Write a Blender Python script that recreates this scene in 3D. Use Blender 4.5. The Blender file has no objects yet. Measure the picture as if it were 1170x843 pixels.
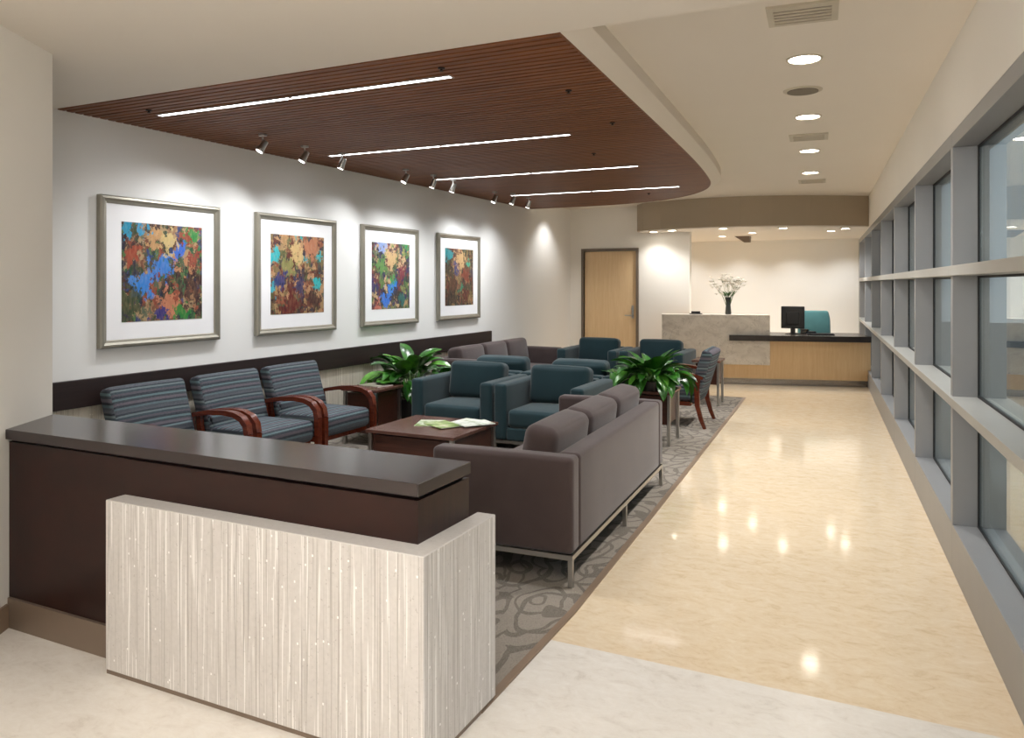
import bpy, bmesh, math, random
from mathutils import Vector, Matrix
C = bpy.context.scene.collection
PI = math.pi
rnd = random.Random(7)

# ------------------------------------------------------------------ materials
def lin(r, g, b):
    f = lambda v: (v/255/12.92) if v/255 <= .04045 else ((v/255+.055)/1.055)**2.4
    return (f(r), f(g), f(b), 1)

class NT:
    def __init__(s, name):
        s.m = bpy.data.materials.new(name); s.m.use_nodes = True
        s.t = s.m.node_tree; s.n = s.t.nodes; s.b = s.n['Principled BSDF']
    def new(s, kind, **kw):
        x = s.n.new(kind)
        for k, v in kw.items(): setattr(x, k, v)
        return x
    def link(s, a, b): s.t.links.new(a, b)
    def val(s, sock, v):
        if isinstance(v, bpy.types.NodeSocket): s.link(v, sock)
        else: sock.default_value = v
    def coord(s): return s.new('ShaderNodeTexCoord').outputs['Object']
    def mapping(s, vec, scale=(1,1,1), loc=(0,0,0), rot=(0,0,0)):
        m = s.new('ShaderNodeMapping'); s.link(vec, m.inputs['Vector'])
        m.inputs['Scale'].default_value = scale; m.inputs['Location'].default_value = loc; m.inputs['Rotation'].default_value = rot
        return m.outputs[0]
    def noise(s, vec, scale=5, detail=4, rough=.5, dist=0):
        x = s.new('ShaderNodeTexNoise'); s.link(vec, x.inputs['Vector'])
        x.inputs['Scale'].default_value = scale; x.inputs['Detail'].default_value = detail
        x.inputs['Roughness'].default_value = rough; x.inputs['Distortion'].default_value = dist
        return x
    def ramp(s, fac, stops, interp='LINEAR'):
        r = s.new('ShaderNodeValToRGB'); r.color_ramp.interpolation = interp
        e = r.color_ramp.elements
        while len(e) < len(stops): e.new(.5)
        for k, (p, c) in enumerate(stops): e[k].position = p; e[k].color = c
        s.link(fac, r.inputs['Fac']); return r.outputs['Color']
    def math(s, op, a, b=0.0, c=0.0):
        m = s.new('ShaderNodeMath', operation=op)
        s.val(m.inputs[0], a); s.val(m.inputs[1], b); s.val(m.inputs[2], c)
        return m.outputs[0]
    def mix(s, fac, a, b, mode='MIX'):
        m = s.new('ShaderNodeMix', data_type='RGBA', blend_type=mode)
        s.val(m.inputs[0], fac); s.val(m.inputs[6], a); s.val(m.inputs[7], b)
        return m.outputs[2]
    def sep(s, vec):
        x = s.new('ShaderNodeSeparateXYZ'); s.link(vec, x.inputs[0]); return x.outputs
    def comb(s, x, y, z):
        c = s.new('ShaderNodeCombineXYZ')
        s.val(c.inputs[0], x); s.val(c.inputs[1], y); s.val(c.inputs[2], z); return c.outputs[0]
    def bump(s, h, strength=.3, dist=.01):
        b = s.new('ShaderNodeBump'); b.inputs['Strength'].default_value = strength; b.inputs['Distance'].default_value = dist
        s.link(h, b.inputs['Height']); s.link(b.outputs[0], s.b.inputs['Normal'])
    def base(s, col, rough=.5, metal=0, spec=.5):
        s.val(s.b.inputs['Base Color'], col); s.val(s.b.inputs['Roughness'], rough)
        s.b.inputs['Metallic'].default_value = metal; s.b.inputs['Specular IOR Level'].default_value = spec
        return s.m

def plain(name, rgb, rough=.6, metal=0, spec=.5, var=.06, scale=6):
    t = NT(name); c = lin(*rgb)
    n = t.noise(t.coord(), scale, 3)
    d = tuple(x*(1-var) for x in c[:3])+(1,); u = tuple(min(1, x*(1+var)) for x in c[:3])+(1,)
    return t.base(t.ramp(n.outputs['Fac'], [(.3, d), (.7, u)]), rough, metal, spec)

def paint(name, rgb):
    t = NT(name); c = lin(*rgb); co = t.coord()
    n = t.noise(co, 220, 2); t.bump(n.outputs['Fac'], .05, .002)
    v = t.noise(co, 1.2, 2)
    return t.base(t.ramp(v.outputs['Fac'], [(.3, tuple(x*.98 for x in c[:3])+(1,)), (.7, c)]), .7, 0, .25)

def wood(name, dark, light, scale=(1.2, 30, 30), rough=.35, spec=.5):
    t = NT(name); co = t.coord()
    n = t.noise(t.mapping(co, scale), 1.6, 6, .6, .4)
    n2 = t.noise(t.mapping(co, tuple(x*3.5 for x in scale)), 2.2, 3, .6)
    f = t.math('ADD', t.math('MULTIPLY', n.outputs['Fac'], .65), t.math('MULTIPLY', n2.outputs['Fac'], .35))
    t.bump(f, .06, .002)
    return t.base(t.ramp(f, [(.33, lin(*dark)), (.68, lin(*light))]), rough, 0, spec)

def fabric(name, rgb, var=.16):
    t = NT(name); co = t.coord(); c = lin(*rgb)
    n = t.noise(co, 5, 4); w = t.noise(co, 420, 2)
    f = t.math('ADD', t.math('MULTIPLY', n.outputs['Fac'], .6), t.math('MULTIPLY', w.outputs['Fac'], .4))
    t.bump(w.outputs['Fac'], .25, .002)
    m = t.base(t.ramp(f, [(.3, tuple(x*(1-var) for x in c[:3])+(1,)), (.7, tuple(x*(1+var) for x in c[:3])+(1,))]), .85, 0, .25)
    t.b.inputs['Sheen Weight'].default_value = .25; t.b.inputs['Sheen Roughness'].default_value = .5
    return m

def stripes(name):
    t = NT(name); x, y, z = t.sep(t.coord())
    nx = t.math('ABSOLUTE', t.sep(t.new('ShaderNodeTexCoord').outputs['Normal'])[0])
    w = t.math('ADD', z, t.math('MULTIPLY', y, t.math('LESS_THAN', nx, .62)))
    wob = t.noise(t.comb(t.math('MULTIPLY', x, 6.0), 0.0, t.math('MULTIPLY', w, 30.0)), 1.0, 2)
    p = t.math('ADD', w, t.math('MULTIPLY', wob.outputs['Fac'], .006))
    f = t.math('FRACT', t.math('MULTIPLY', p, 1/.23))
    g = t.ramp(f, [(0, lin(84, 88, 94)), (.09, lin(104, 126, 130)), (.17, lin(44, 46, 54)), (.25, lin(116, 104, 112)), (.35, lin(62, 66, 72)),
                   (.44, lin(112, 140, 142)), (.52, lin(38, 42, 50)), (.62, lin(98, 90, 98)), (.71, lin(56, 72, 80)), (.79, lin(130, 146, 146)),
                   (.86, lin(44, 48, 56)), (.93, lin(96, 98, 104))], 'CONSTANT')
    wv = t.noise(t.comb(t.math('MULTIPLY', x, 120.0), y, t.math('MULTIPLY', z, 300.0)), 1.0, 2)
    t.bump(wv.outputs['Fac'], .3, .002)
    return t.base(t.mix(.5, g, t.ramp(wv.outputs['Fac'], [(.35, lin(44, 48, 56)), (.65, lin(92, 98, 104))]), 'MIX'), .88, 0, .2)

def grooved(name, base_rgb, groove_rgb, fleck_rgb, freq=95.0):
    """pale stone-like panel with vertical grooves of broken length and small bright flecks; flat faces stay plain"""
    t = NT(name); x, y, z = t.sep(t.coord())
    h = t.math('ADD', x, y)
    a = t.noise(t.comb(t.math('MULTIPLY', h, freq), 0.0, t.math('MULTIPLY', z, .5)), 1.0, 1, .4)
    b = t.noise(t.comb(t.math('MULTIPLY', h, freq*2.3), 3.3, t.math('MULTIPLY', z, 1.6)), 1.0, 1, .4)
    c = t.noise(t.comb(t.math('MULTIPLY', h, freq*1.3), 7.3, t.math('MULTIPLY', z, 2.4)), 1.0, 1, .4)
    g = t.math('ADD', t.math('MULTIPLY', a.outputs['Fac'], .5), t.math('MULTIPLY', b.outputs['Fac'], .5))
    groove = t.ramp(g, [(.38, (1, 1, 1, 1)), (.46, (0, 0, 0, 1))])
    ridge = t.ramp(c.outputs['Fac'], [(.62, (0, 0, 0, 1)), (.67, (1, 1, 1, 1))])
    nz = t.sep(t.new('ShaderNodeNewGeometry').outputs['Normal'])[2]
    side = t.math('LESS_THAN', t.math('ABSOLUTE', nz), .5)
    n = t.noise(t.coord(), 60, 4); col = t.ramp(n.outputs['Fac'], [(.3, tuple(v*.93 for v in lin(*base_rgb)[:3])+(1,)), (.65, lin(*base_rgb))])
    col = t.mix(t.math('MULTIPLY', t.math('MULTIPLY', groove, side), .62), col, lin(*groove_rgb))
    col = t.mix(t.math('MULTIPLY', t.math('MULTIPLY', ridge, side), .7), col, lin(*fleck_rgb))
    v = t.new('ShaderNodeTexVoronoi'); v.feature = 'F1'; v.distance = 'CHEBYCHEV'
    t.link(t.comb(h, t.math('MULTIPLY', y, .2), t.math('MULTIPLY', z, .8)), v.inputs['Vector']); v.inputs['Scale'].default_value = 27
    dots = t.math('LESS_THAN', v.outputs['Distance'], .085)
    sel = t.math('GREATER_THAN', t.sep(v.outputs['Color'])[0], .38)
    col = t.mix(t.math('MULTIPLY', t.math('MULTIPLY', dots, sel), side), col, lin(*fleck_rgb))
    sp = t.noise(t.coord(), 90, 2)
    col = t.mix(t.math('MULTIPLY', t.math('GREATER_THAN', sp.outputs['Fac'], .70), .5), col, lin(*groove_rgb))
    t.bump(t.math('MULTIPLY', t.math('SUBTRACT', 1.0, groove), side), .35, .006)
    return t.base(col, .55, 0, .35)

def stone_floor(name, a, b, c, rough=.16, seed=0):
    t = NT(name); co = t.mapping(t.coord(), (1, 1, 1), (seed, seed, 0))
    n = t.noise(t.mapping(co, (5.0, 8.5, 1)), 1.6, 9, .70, .9)
    n2 = t.noise(t.mapping(co, (.5, .7, 1)), 1.0, 3)
    n3 = t.noise(t.mapping(co, (26, 40, 1)), 1.0, 4, .7)
    f = t.math('ADD', t.math('MULTIPLY', n.outputs['Fac'], .7), t.math('MULTIPLY', n3.outputs['Fac'], .3))
    col = t.ramp(f, [(.33, lin(*a)), (.46, lin(*b)), (.66, lin(*c))])
    col = t.mix(t.math('MULTIPLY', n2.outputs['Fac'], .35), col, lin(*b))
    r = t.math('ADD', rough, t.math('MULTIPLY', n2.outputs['Fac'], .05))
    return t.base(col, r, 0, .45)

def carpet_mat():
    t = NT('carpet'); co = t.coord()
    def rings(scale, off, freq, th):
        v = t.new('ShaderNodeTexVoronoi'); v.feature = 'F1'; v.inputs['Scale'].default_value = scale
        d = t.noise(co, 1.8, 2)
        vec = t.new('ShaderNodeVectorMath', operation='ADD'); t.link(t.mapping(co, (1, .62, 1), off), vec.inputs[0])
        sc = t.new('ShaderNodeVectorMath', operation='SCALE'); t.link(d.outputs['Color'], sc.inputs[0]); sc.inputs['Scale'].default_value = .35
        t.link(sc.outputs[0], vec.inputs[1]); t.link(vec.outputs[0], v.inputs['Vector'])
        f = t.math('FRACT', t.math('MULTIPLY', v.outputs['Distance'], freq))
        return t.math('LESS_THAN', t.math('ABSOLUTE', t.math('SUBTRACT', f, .5)), th)
    r1 = rings(2.4, (0, 0, 0), 5.2, .13); r2 = rings(3.1, (5.3, 2.1, 0), 4.0, .10)
    k = t.math('MAXIMUM', r1, r2)
    pile = t.noise(co, 260, 2)
    col = t.mix(k, lin(156, 147, 136), lin(104, 96, 88))
    col = t.mix(.45, col, t.ramp(pile.outputs['Fac'], [(.3, lin(78, 73, 70)), (.7, lin(172, 164, 152))]))
    t.bump(pile.outputs['Fac'], .5, .004)
    return t.base(col, .95, 0, .1)

def marble(name):
    t = NT(name); co = t.coord()
    n = t.noise(t.mapping(co, (1.3, 1.3, 2)), 2.2, 7, .62, 1.2)
    c1 = t.ramp(n.outputs['Fac'], [(.30, lin(190, 181, 170)), (.5, lin(212, 204, 193)), (.72, lin(224, 217, 207))])
    d = t.noise(co, 3.2, 6, .6, 2.2)
    vein = t.math('LESS_THAN', t.math('ABSOLUTE', t.math('SUBTRACT', d.outputs['Fac'], .47)), .006)
    return t.base(t.mix(t.math('MULTIPLY', vein, .5), c1, lin(140, 130, 120)), .3, 0, .5)

def glow(name, rgb, strength):
    t = NT(name); t.b.inputs['Base Color'].default_value = (.9, .9, .9, 1)
    t.b.inputs['Emission Color'].default_value = rgb+(1,); t.b.inputs['Emission Strength'].default_value = strength
    return t.m

def glass_mat():
    t = NT('pane_glass'); t.n.remove(t.b)
    out = t.n['Material Output']
    tr = t.new('ShaderNodeBsdfTransparent'); tr.inputs[0].default_value = (.86, .92, .92, 1)
    gl = t.new('ShaderNodeBsdfGlossy'); gl.inputs['Roughness'].default_value = .0; gl.inputs['Color'].default_value = (.95, .98, .98, 1)
    ge = t.new('ShaderNodeNewGeometry'); dt = t.new('ShaderNodeVectorMath', operation='DOT_PRODUCT')
    t.link(ge.outputs['Incoming'], dt.inputs[0]); t.link(ge.outputs['Normal'], dt.inputs[1])
    fr = t.math('ADD', .04, t.math('MULTIPLY', .96, t.math('POWER', t.math('SUBTRACT', 1.0, t.math('ABSOLUTE', dt.outputs['Value'])), 5.0)))
    mx = t.new('ShaderNodeMixShader'); t.link(fr, mx.inputs[0]); t.link(tr.outputs[0], mx.inputs[1]); t.link(gl.outputs[0], mx.inputs[2])
    t.link(mx.outputs[0], out.inputs[0]); return t.m

def leaf_mat(name, dark, light):
    t = NT(name); co = t.coord()
    n = t.noise(co, 9, 3)
    m = t.base(t.ramp(n.outputs['Fac'], [(.32, lin(*dark)), (.7, lin(*light))]), .28, 0, .6)
    return m

def art_mat(name, seed, palette, blobs):
    """loose brushwork: random patches of a palette, then some dabs of strong colour (u along x, v along z, both -1..1)"""
    t = NT(name); co = t.coord(); x, y, z = t.sep(co)
    S = .36
    vec0 = t.comb(t.math('MULTIPLY', x, 1/S), seed*3.7, t.math('MULTIPLY', z, 1/S))
    dn = t.noise(vec0, 5.0, 3, .6)
    sc = t.new('ShaderNodeVectorMath', operation='SCALE'); t.link(dn.outputs['Color'], sc.inputs[0]); sc.inputs['Scale'].default_value = .34
    ad = t.new('ShaderNodeVectorMath', operation='ADD'); t.link(vec0, ad.inputs[0]); t.link(sc.outputs[0], ad.inputs[1])
    v = t.new('ShaderNodeTexVoronoi'); v.inputs['Scale'].default_value = 3.4; t.link(t.mapping(ad.outputs[0], (1, 1, .8)), v.inputs['Vector'])
    v2 = t.new('ShaderNodeTexVoronoi'); v2.inputs['Scale'].default_value = 7.0; t.link(t.mapping(ad.outputs[0], (1.2, 1, .55), (3, 0, 5)), v2.inputs['Vector'])
    n = len(palette)
    stops = [(k/n, lin(*c)) for k, c in enumerate(palette)]
    c1 = t.ramp(t.sep(v.outputs['Color'])[0], stops, 'CONSTANT')
    c2 = t.ramp(t.sep(v2.outputs['Color'])[1], [(k/n, lin(*palette[(k*5+2) % n])) for k in range(n)], 'CONSTANT')
    sel = t.noise(vec0, 6.5, 4, .6)
    col = t.mix(t.ramp(sel.outputs['Fac'], [(.45, (0, 0, 0, 1)), (.53, (1, 1, 1, 1))]), c1, c2)
    jag = t.noise(t.mapping(vec0, (1.25, 1, .8)), 6.0, 5, .68)
    for (u, w, r, rgb) in blobs:
        du = t.math('SUBTRACT', t.math('MULTIPLY', x, 1/S), u); dw = t.math('SUBTRACT', t.math('MULTIPLY', z, 1/S), w)
        d = t.math('SQRT', t.math('ADD', t.math('MULTIPLY', du, du), t.math('MULTIPLY', dw, dw)))
        d = t.math('ADD', d, t.math('MULTIPLY', t.math('SUBTRACT', jag.outputs['Fac'], .46), 1.5))
        col = t.mix(t.math('MULTIPLY', t.math('LESS_THAN', d, r), .93), col, lin(*rgb))
    fine = t.noise(t.mapping(vec0, (22, 1, 7)), 1.0, 3)
    col = t.mix(.22, col, t.ramp(fine.outputs['Fac'], [(.38, lin(34, 30, 32)), (.75, lin(176, 150, 116))]))
    return t.base(col, .5, 0, .3)

M = {}
M['wall'] = paint('warm_white_paint', (239, 236, 230))
M['white'] = paint('gallery_white_paint', (240, 240, 238))
M['ceil'] = paint('ceiling_paint', (231, 224, 214))
M['taupe'] = paint('taupe_paint', (174, 161, 142))
M['floor_a'] = stone_floor('pale_terrazzo', (207, 199, 190), (223, 217, 209), (233, 229, 223), .22)
M['floor_b'] = stone_floor('beige_marble_tile', (206, 182, 150), (224, 204, 174), (234, 220, 198), .065, 4)
M['carpet'] = carpet_mat()
M['strip'] = plain('edge_strip', (132, 112, 94), .5)
M['kick'] = plain('brushed_bronze', (128, 112, 98), .4, .35, .5, .04)
M['counter'] = wood('espresso_veneer', (30, 14, 11), (50, 25, 20), (1.0, 28, 1.4), .34, .35)
M['countertop'] = wood('espresso_worktop', (34, 24, 24), (48, 35, 35), (1.6, 36, 36), .2, .8)
M['rail'] = wood('dark_rail_wood', (32, 22, 21), (48, 34, 32), (30, 1, 30), .45)
M['table'] = wood('walnut_veneer', (54, 27, 19), (82, 46, 34), (1.2, 26, 26), .3)
M['tabletop'] = wood('walnut_top', (78, 50, 42), (108, 76, 66), (1.4, 30, 30), .25)
M['slat'] = wood('walnut_slats', (92, 51, 28), (144, 90, 54), (1.0, 18, 18), .5, .35)
M['slot_dark'] = plain('slat_backing', (20, 12, 9), .9, 0, .1)
M['armwood'] = wood('mahogany_arm', (72, 28, 16), (112, 50, 30), (24, 2.5, 24), .25)
M['maple'] = wood('maple_veneer', (216, 184, 140), (230, 202, 160), (18, 18, 1.0), .4)
M['maple_desk'] = wood('maple_desk_veneer', (212, 176, 130), (226, 196, 152), (16, 16, 1.0), .35)
M['stripe'] = stripes('striped_upholstery')
M['teal'] = fabric('teal_upholstery', (27, 52, 58))
M['taupe_fab'] = fabric('taupe_upholstery', (71, 59, 58))
M['chrome'] = plain('satin_steel', (190, 188, 184), .28, 1, .5, .03)
M['frame'] = plain('pewter_frame', (160, 155, 142), .38, .6, .5, .05)
M['mat'] = plain('mat_board', (246, 246, 248), .85, 0, .2, .01)
M['stone'] = grooved('grooved_limestone', (201, 197, 194), (155, 150, 145), (238, 236, 234))
M['cover'] = grooved('ribbed_wallcovering', (206, 198, 182), (160, 150, 134), (226, 220, 206), 70)
M['marble'] = marble('grey_travertine')
M['alum'] = plain('grey_aluminium', (150, 151, 153), .42, .35, .5, .02)
M['alum_l'] = plain('light_grey_aluminium', (176, 176, 172), .4, .3, .5, .02)
M['gasket'] = plain('black_gasket', (22, 22, 24), .6)
M['doorframe'] = plain('bronze_door_frame', (116, 104, 92), .45, .2)
M['black'] = plain('black_plastic', (18, 18, 20), .35)
M['dslab'] = plain('dark_desk_top', (52, 44, 40), .25)
M['steelkick'] = plain('steel_kick', (150, 142, 134), .25, .8)
M['grille'] = plain('off_white_grille', (196, 188, 172), .6)
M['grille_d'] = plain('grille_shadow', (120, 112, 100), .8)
M['pot'] = plain('dark_planter', (44, 42, 42), .5)
M['soil'] = plain('potting_soil', (40, 28, 20), .95, 0, .1, .4, 60)
M['leaf'] = leaf_mat('glossy_leaf', (18, 58, 16), (62, 128, 38))
M['leaf2'] = leaf_mat('young_leaf', (40, 92, 28), (104, 168, 58))
M['stem'] = plain('leaf_stem', (70, 104, 46), .5)
M['petal'] = plain('white_petal', (244, 242, 236), .6, 0, .3, .02)
M['vase'] = plain('smoked_glass_vase', (70, 72, 70), .12, 0, .6)
M['taskteal'] = fabric('task_chair_teal', (66, 108, 110))
M['ground'] = plain('outside_paving', (120, 122, 124), .9)
M['glass'] = glass_mat()
M['lamp'] = glow('lamp_lens', (1.0, .93, .80), 14)
M['tube'] = glow('linear_lens', (.95, .97, 1.0), 8)
M['spotlens'] = glow('spot_lens', (1.0, .97, .92), 6)
M['sprink'] = plain('sprinkler_bronze', (30, 22, 18), .5, .4)

# ------------------------------------------------------------------ mesh helpers
def box(bm, x0, x1, y0, y1, z0, z1, mat=None, bev=0, seg=2):
    vs = [bm.verts.new((x, y, z)) for x in (x0, x1) for y in (y0, y1) for z in (z0, z1)]
    q = [(0, 1, 3, 2), (4, 6, 7, 5), (0, 4, 5, 1), (2, 3, 7, 6), (0, 2, 6, 4), (1, 5, 7, 3)]
    fs = [bm.faces.new([vs[i] for i in f]) for f in q]
    if mat is not None:
        for v in vs: v.co = mat @ v.co
    if bev:
        es = list({e for f in fs for e in f.edges})
        bmesh.ops.bevel(bm, geom=es, offset=bev, segments=seg, profile=.5, affect='EDGES')
def new(): return bmesh.new()
def bx(*a, bev=0, seg=2, mat=None):
    bm = new(); box(bm, *a, mat=mat, bev=bev, seg=seg); return bm
def prism(bm, pts, z0, z1):
    """vertical extrusion of a plan polygon (counter-clockwise)"""
    lo = [bm.verts.new((x, y, z0)) for x, y in pts]; hi = [bm.verts.new((x, y, z1)) for x, y in pts]
    n = len(pts); bm.faces.new(list(reversed(lo))); bm.faces.new(hi)
    for i in range(n): bm.faces.new((lo[i], lo[(i+1) % n], hi[(i+1) % n], hi[i]))
def cyl(bm, p0, p1, r0, r1=None, n=16, caps=True):
    p0, p1 = Vector(p0), Vector(p1); r1 = r0 if r1 is None else r1
    d = (p1-p0).normalized(); a = d.orthogonal().normalized(); b = d.cross(a)
    A = [bm.verts.new(p0+(a*math.cos(2*PI*k/n)+b*math.sin(2*PI*k/n))*r0) for k in range(n)]
    B = [bm.verts.new(p1+(a*math.cos(2*PI*k/n)+b*math.sin(2*PI*k/n))*r1) for k in range(n)]
    for k in range(n): bm.faces.new((A[k], A[(k+1) % n], B[(k+1) % n], B[k]))
    if caps: bm.faces.new(list(reversed(A))); bm.faces.new(B)
def lathe(bm, prof, n=28, c=(0, 0, 0)):
    rings = [[bm.verts.new((c[0]+r*math.cos(2*PI*k/n), c[1]+r*math.sin(2*PI*k/n), c[2]+z)) for k in range(n)] for r, z in prof]
    for a, b in zip(rings, rings[1:]):
        for k in range(n): bm.faces.new((a[k], a[(k+1) % n], b[(k+1) % n], b[k]))
    bm.faces.new(list(reversed(rings[0]))); bm.faces.new(rings[-1])
def sweep_rect(bm, pts, w, h):
    """rectangular bar along a path lying in the y-z plane; w is its width along x, h its thickness (a list or a number)"""
    P = [Vector(p) for p in pts]; n = len(P); rings = []
    for i, p in enumerate(P):
        t = (P[min(i+1, n-1)]-P[max(i-1, 0)]).normalized(); nrm = Vector((0, -t.z, t.y))
        hh = h[i] if isinstance(h, (list, tuple)) else h
        ww = w[i] if isinstance(w, (list, tuple)) else w
        rings.append([bm.verts.new(p+Vector((sx*ww/2, 0, 0))+nrm*(sn*hh/2)) for sx, sn in ((-1, -1), (1, -1), (1, 1), (-1, 1))])
    for a, b in zip(rings, rings[1:]):
        for k in range(4): bm.faces.new((a[k], a[(k+1) % 4], b[(k+1) % 4], b[k]))
    bm.faces.new(list(reversed(rings[0]))); bm.faces.new(rings[-1])
def pad(bm, cx, cy, cz, sx, sy, sz, r, puff=(0, 0, 0), mat=None, m=6):
    """an upholstered pad: box with rounded edges whose faces can swell by puff along x, y, z"""
    H = (sx/2, sy/2, sz/2); r = min(r, min(H)*.98)
    def axis(h):
        e = [-h, -h+.12*r, -h+.35*r, -h+.65*r, -h+r]
        inner = [(-h+r)+(2*h-2*r)*k/m for k in range(1, m)]
        return e+inner+[-v for v in reversed(e)]
    A = [axis(h) for h in H]; cache = {}
    def vert(p):
        key = tuple(round(v, 6) for v in p)
        if key in cache: return cache[key]
        inn = Vector([max(-(H[k]-r), min(H[k]-r, p[k])) for k in range(3)]); d = Vector(p)-inn
        q = inn+(d.normalized()*r if d.length > 1e-9 else d)
        f = [1-(p[k]/H[k])**2 for k in range(3)]
        q.x += puff[0]*f[1]*f[2]*(1 if p[0] > 0 else -1)*(abs(p[0])/H[0])**3
        q.y += puff[1]*f[0]*f[2]*(1 if p[1] > 0 else -1)*(abs(p[1])/H[1])**3
        q.z += puff[2]*f[0]*f[1]*(1 if p[2] > 0 else -1)*(abs(p[2])/H[2])**3
        if mat is not None: q = mat @ q
        v = bm.verts.new(q+Vector((cx, cy, cz))); cache[key] = v; return v
    for ax in range(3):
        u, w = [k for k in range(3) if k != ax]
        for s in (-1, 1):
            for i in range(len(A[u])-1):
                for j in range(len(A[w])-1):
                    f = []
                    for (a, b) in ((i, j), (i+1, j), (i+1, j+1), (i, j+1)):
                        p = [0, 0, 0]; p[ax] = s*H[ax]; p[u] = A[u][a]; p[w] = A[w][b]; f.append(vert(p))
                    flip = (s < 0) != (ax == 1)
                    bm.faces.new(list(reversed(f)) if flip else f)
def padm(*a, **k): bm = new(); pad(bm, *a, **k); return bm

def obj(name, bm, mat, parent=None, smooth=False, loc=None):
    me = bpy.data.meshes.new(name)
    bmesh.ops.recalc_face_normals(bm, faces=bm.faces); bm.to_mesh(me); bm.free()
    o = bpy.data.objects.new(name, me); C.objects.link(o); me.materials.append(mat)
    if smooth:
        for p in me.polygons: p.use_smooth = True
        if smooth == 'auto':
            me.set_sharp_from_angle(angle=math.radians(40))
    if parent: o.parent = parent
    if loc: o.location = loc
    return o
def tag(o, label, cat, group=None):
    o['label'] = label; o['category'] = cat
    if group: o['group'] = group
    return o
def thing(name, label, cat, loc=(0, 0, 0), rz=0, group=None):
    o = bpy.data.objects.new(name, None); C.objects.link(o); o.empty_display_size = .1
    o.location = loc; o.rotation_euler = (0, 0, rz); return tag(o, label, cat, group)
def struct(name, bm, mat, parent=None, smooth=False):
    o = obj(name, bm, mat, parent, smooth)
    if not parent: o['kind'] = 'structure'
    return o
def struct_empty(name, loc=(0, 0, 0), rz=0):
    o = bpy.data.objects.new(name, None); C.objects.link(o); o.location = loc; o.rotation_euler = (0, 0, rz); o['kind'] = 'structure'
    return o
def dup(root, label, loc, rz=0, group=None):
    r = root.copy(); C.objects.link(r); r.location = loc; r.rotation_euler = (0, 0, rz); r['label'] = label
    if group: r['group'] = group
    for ch in list(root.children):
        c = ch.copy(); C.objects.link(c); c.parent = r
        for g in list(ch.children):
            d = g.copy(); C.objects.link(d); d.parent = c
    return r
R = math.radians

# ------------------------------------------------------------------ the setting
H_W, H_C = 2.735, 2.87            # wood canopy and corridor ceiling heights
XL, YD, YB = -5.0, 12.72, 15.86   # left wall, door wall, reception back wall
WX = lambda y: .441-.0711*(y-3.262)   # face of the window wall's curb
WA = math.atan(.0711)
EDGE = [(-1.362, 2.50), (-1.366, 3.46), (-1.45, 5.23), (-1.60, 8.0), (-1.765, 10.95)]  # carpet edge along the corridor

def poly(pts, z0, z1):
    bm = new(); prism(bm, pts, z0, z1); return bm
struct('floor_front', poly([(-8, -4), (WX(-4)+.25, -4), (WX(3.15)+.25, 3.15), (-8, 3.15)], -.12, 0), M['floor_a'])
struct('floor_corridor', poly([(-8, 3.15), (WX(3.15)+.25, 3.15), (WX(16)+.25, 16), (-8, 16)], -.12, 0), M['floor_b'])
CZ = .005
struct('floor_carpet', poly([(XL, 2.50)]+EDGE+[(XL, 10.95)], 0, CZ), M['carpet'])
struct('trim_1', poly([(EDGE[0][0]+.035, 2.50)]+[(x+.035, y) for x, y in EDGE[1:4]]+[(EDGE[4][0]+.035, 10.985), (XL, 10.985), (XL, 10.95)]+EDGE[::-1], 0, CZ+.002), M['strip'])

struct('wall_left', poly([(XL-.15, 2.3), (XL, 2.3), (XL, 16), (XL-.15, 16)], 0, 3.0), M['white'])
struct('wall_left_covering', bx(XL, XL+.006, 2.45, 9.66, .0, .72), M['cover'])
struct('trim_2', bx(XL, XL+.032, 2.45, 9.65, .72, .911, bev=.004), M['rail'])
# angled wall at the left end of the front counter
A = Vector((-3.815, 2.531)); dv = Vector((.497, -.868)); nv = Vector((-.868, -.497))
p = [A, A+nv*.16, A+nv*.16+dv*3.6, A+dv*3.6]
struct('wall_front_left', poly([tuple(v) for v in reversed(p)], 0, H_W), M['wall'])
q0 = A+dv*.405; q1 = A+dv*3.6; off = -nv*.012
struct('baseboard_left', poly([tuple(v) for v in (q1, q1+off, q0+off, q0)], 0, .11), M['strip'])
struct('wall_behind_counter', bx(XL, -3.95, 2.3, 2.42, 0, H_W), M['wall'])
struct('wall_rear', bx(-8, 1.1, -4.12, -4, 0, 3.0), M['wall'])
struct('wall_lobby_left', bx(-8.12, -8, -4, 3, 0, 3.0), M['wall'])
# door wall, with the door opening
DX0, DX1, DT = -4.745, -3.805, 2.13
bm = new()
for a in ((XL, DX0, YD, YD+.13, 0, H_C), (DX1, -2.9, YD, YD+.13, 0, H_C), (DX0, DX1, YD, YD+.13, DT, H_C)): box(bm, *a)
struct('wall_back', bm, M['wall'])
struct('wall_reception', bx(XL, WX(YB)+.3, YB, YB+.12, 0, 3.0), M['white'])
d = struct_empty('door_1', (DX0, YD, 0))
W = DX1-DX0
bm = new()
for a in ((-.045, .0, -.02, .13, 0, DT+.045), (W, W+.045, -.02, .13, 0, DT+.045), (0, W, -.02, .13, DT, DT+.045)): box(bm, *a)
obj('door_frame', bm, M['doorframe'], d)
obj('door_leaf', bx(.005, W-.005, .03, .075, .01, DT-.005, bev=.002), M['maple'], d)
bm = new()
box(bm, W-.085, W-.05, .018, .03, .98, 1.20, bev=.004)
cyl(bm, (W-.067, .03, 1.14), (W-.067, .0, 1.14), .02); cyl(bm, (W-.067, .03, 1.03), (W-.067, -.03, 1.03), .012)
box(bm, W-.19, W-.055, -.04, -.02, 1.02, 1.04, bev=.004)
obj('door_handle', bm, M['chrome'], d)

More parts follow.
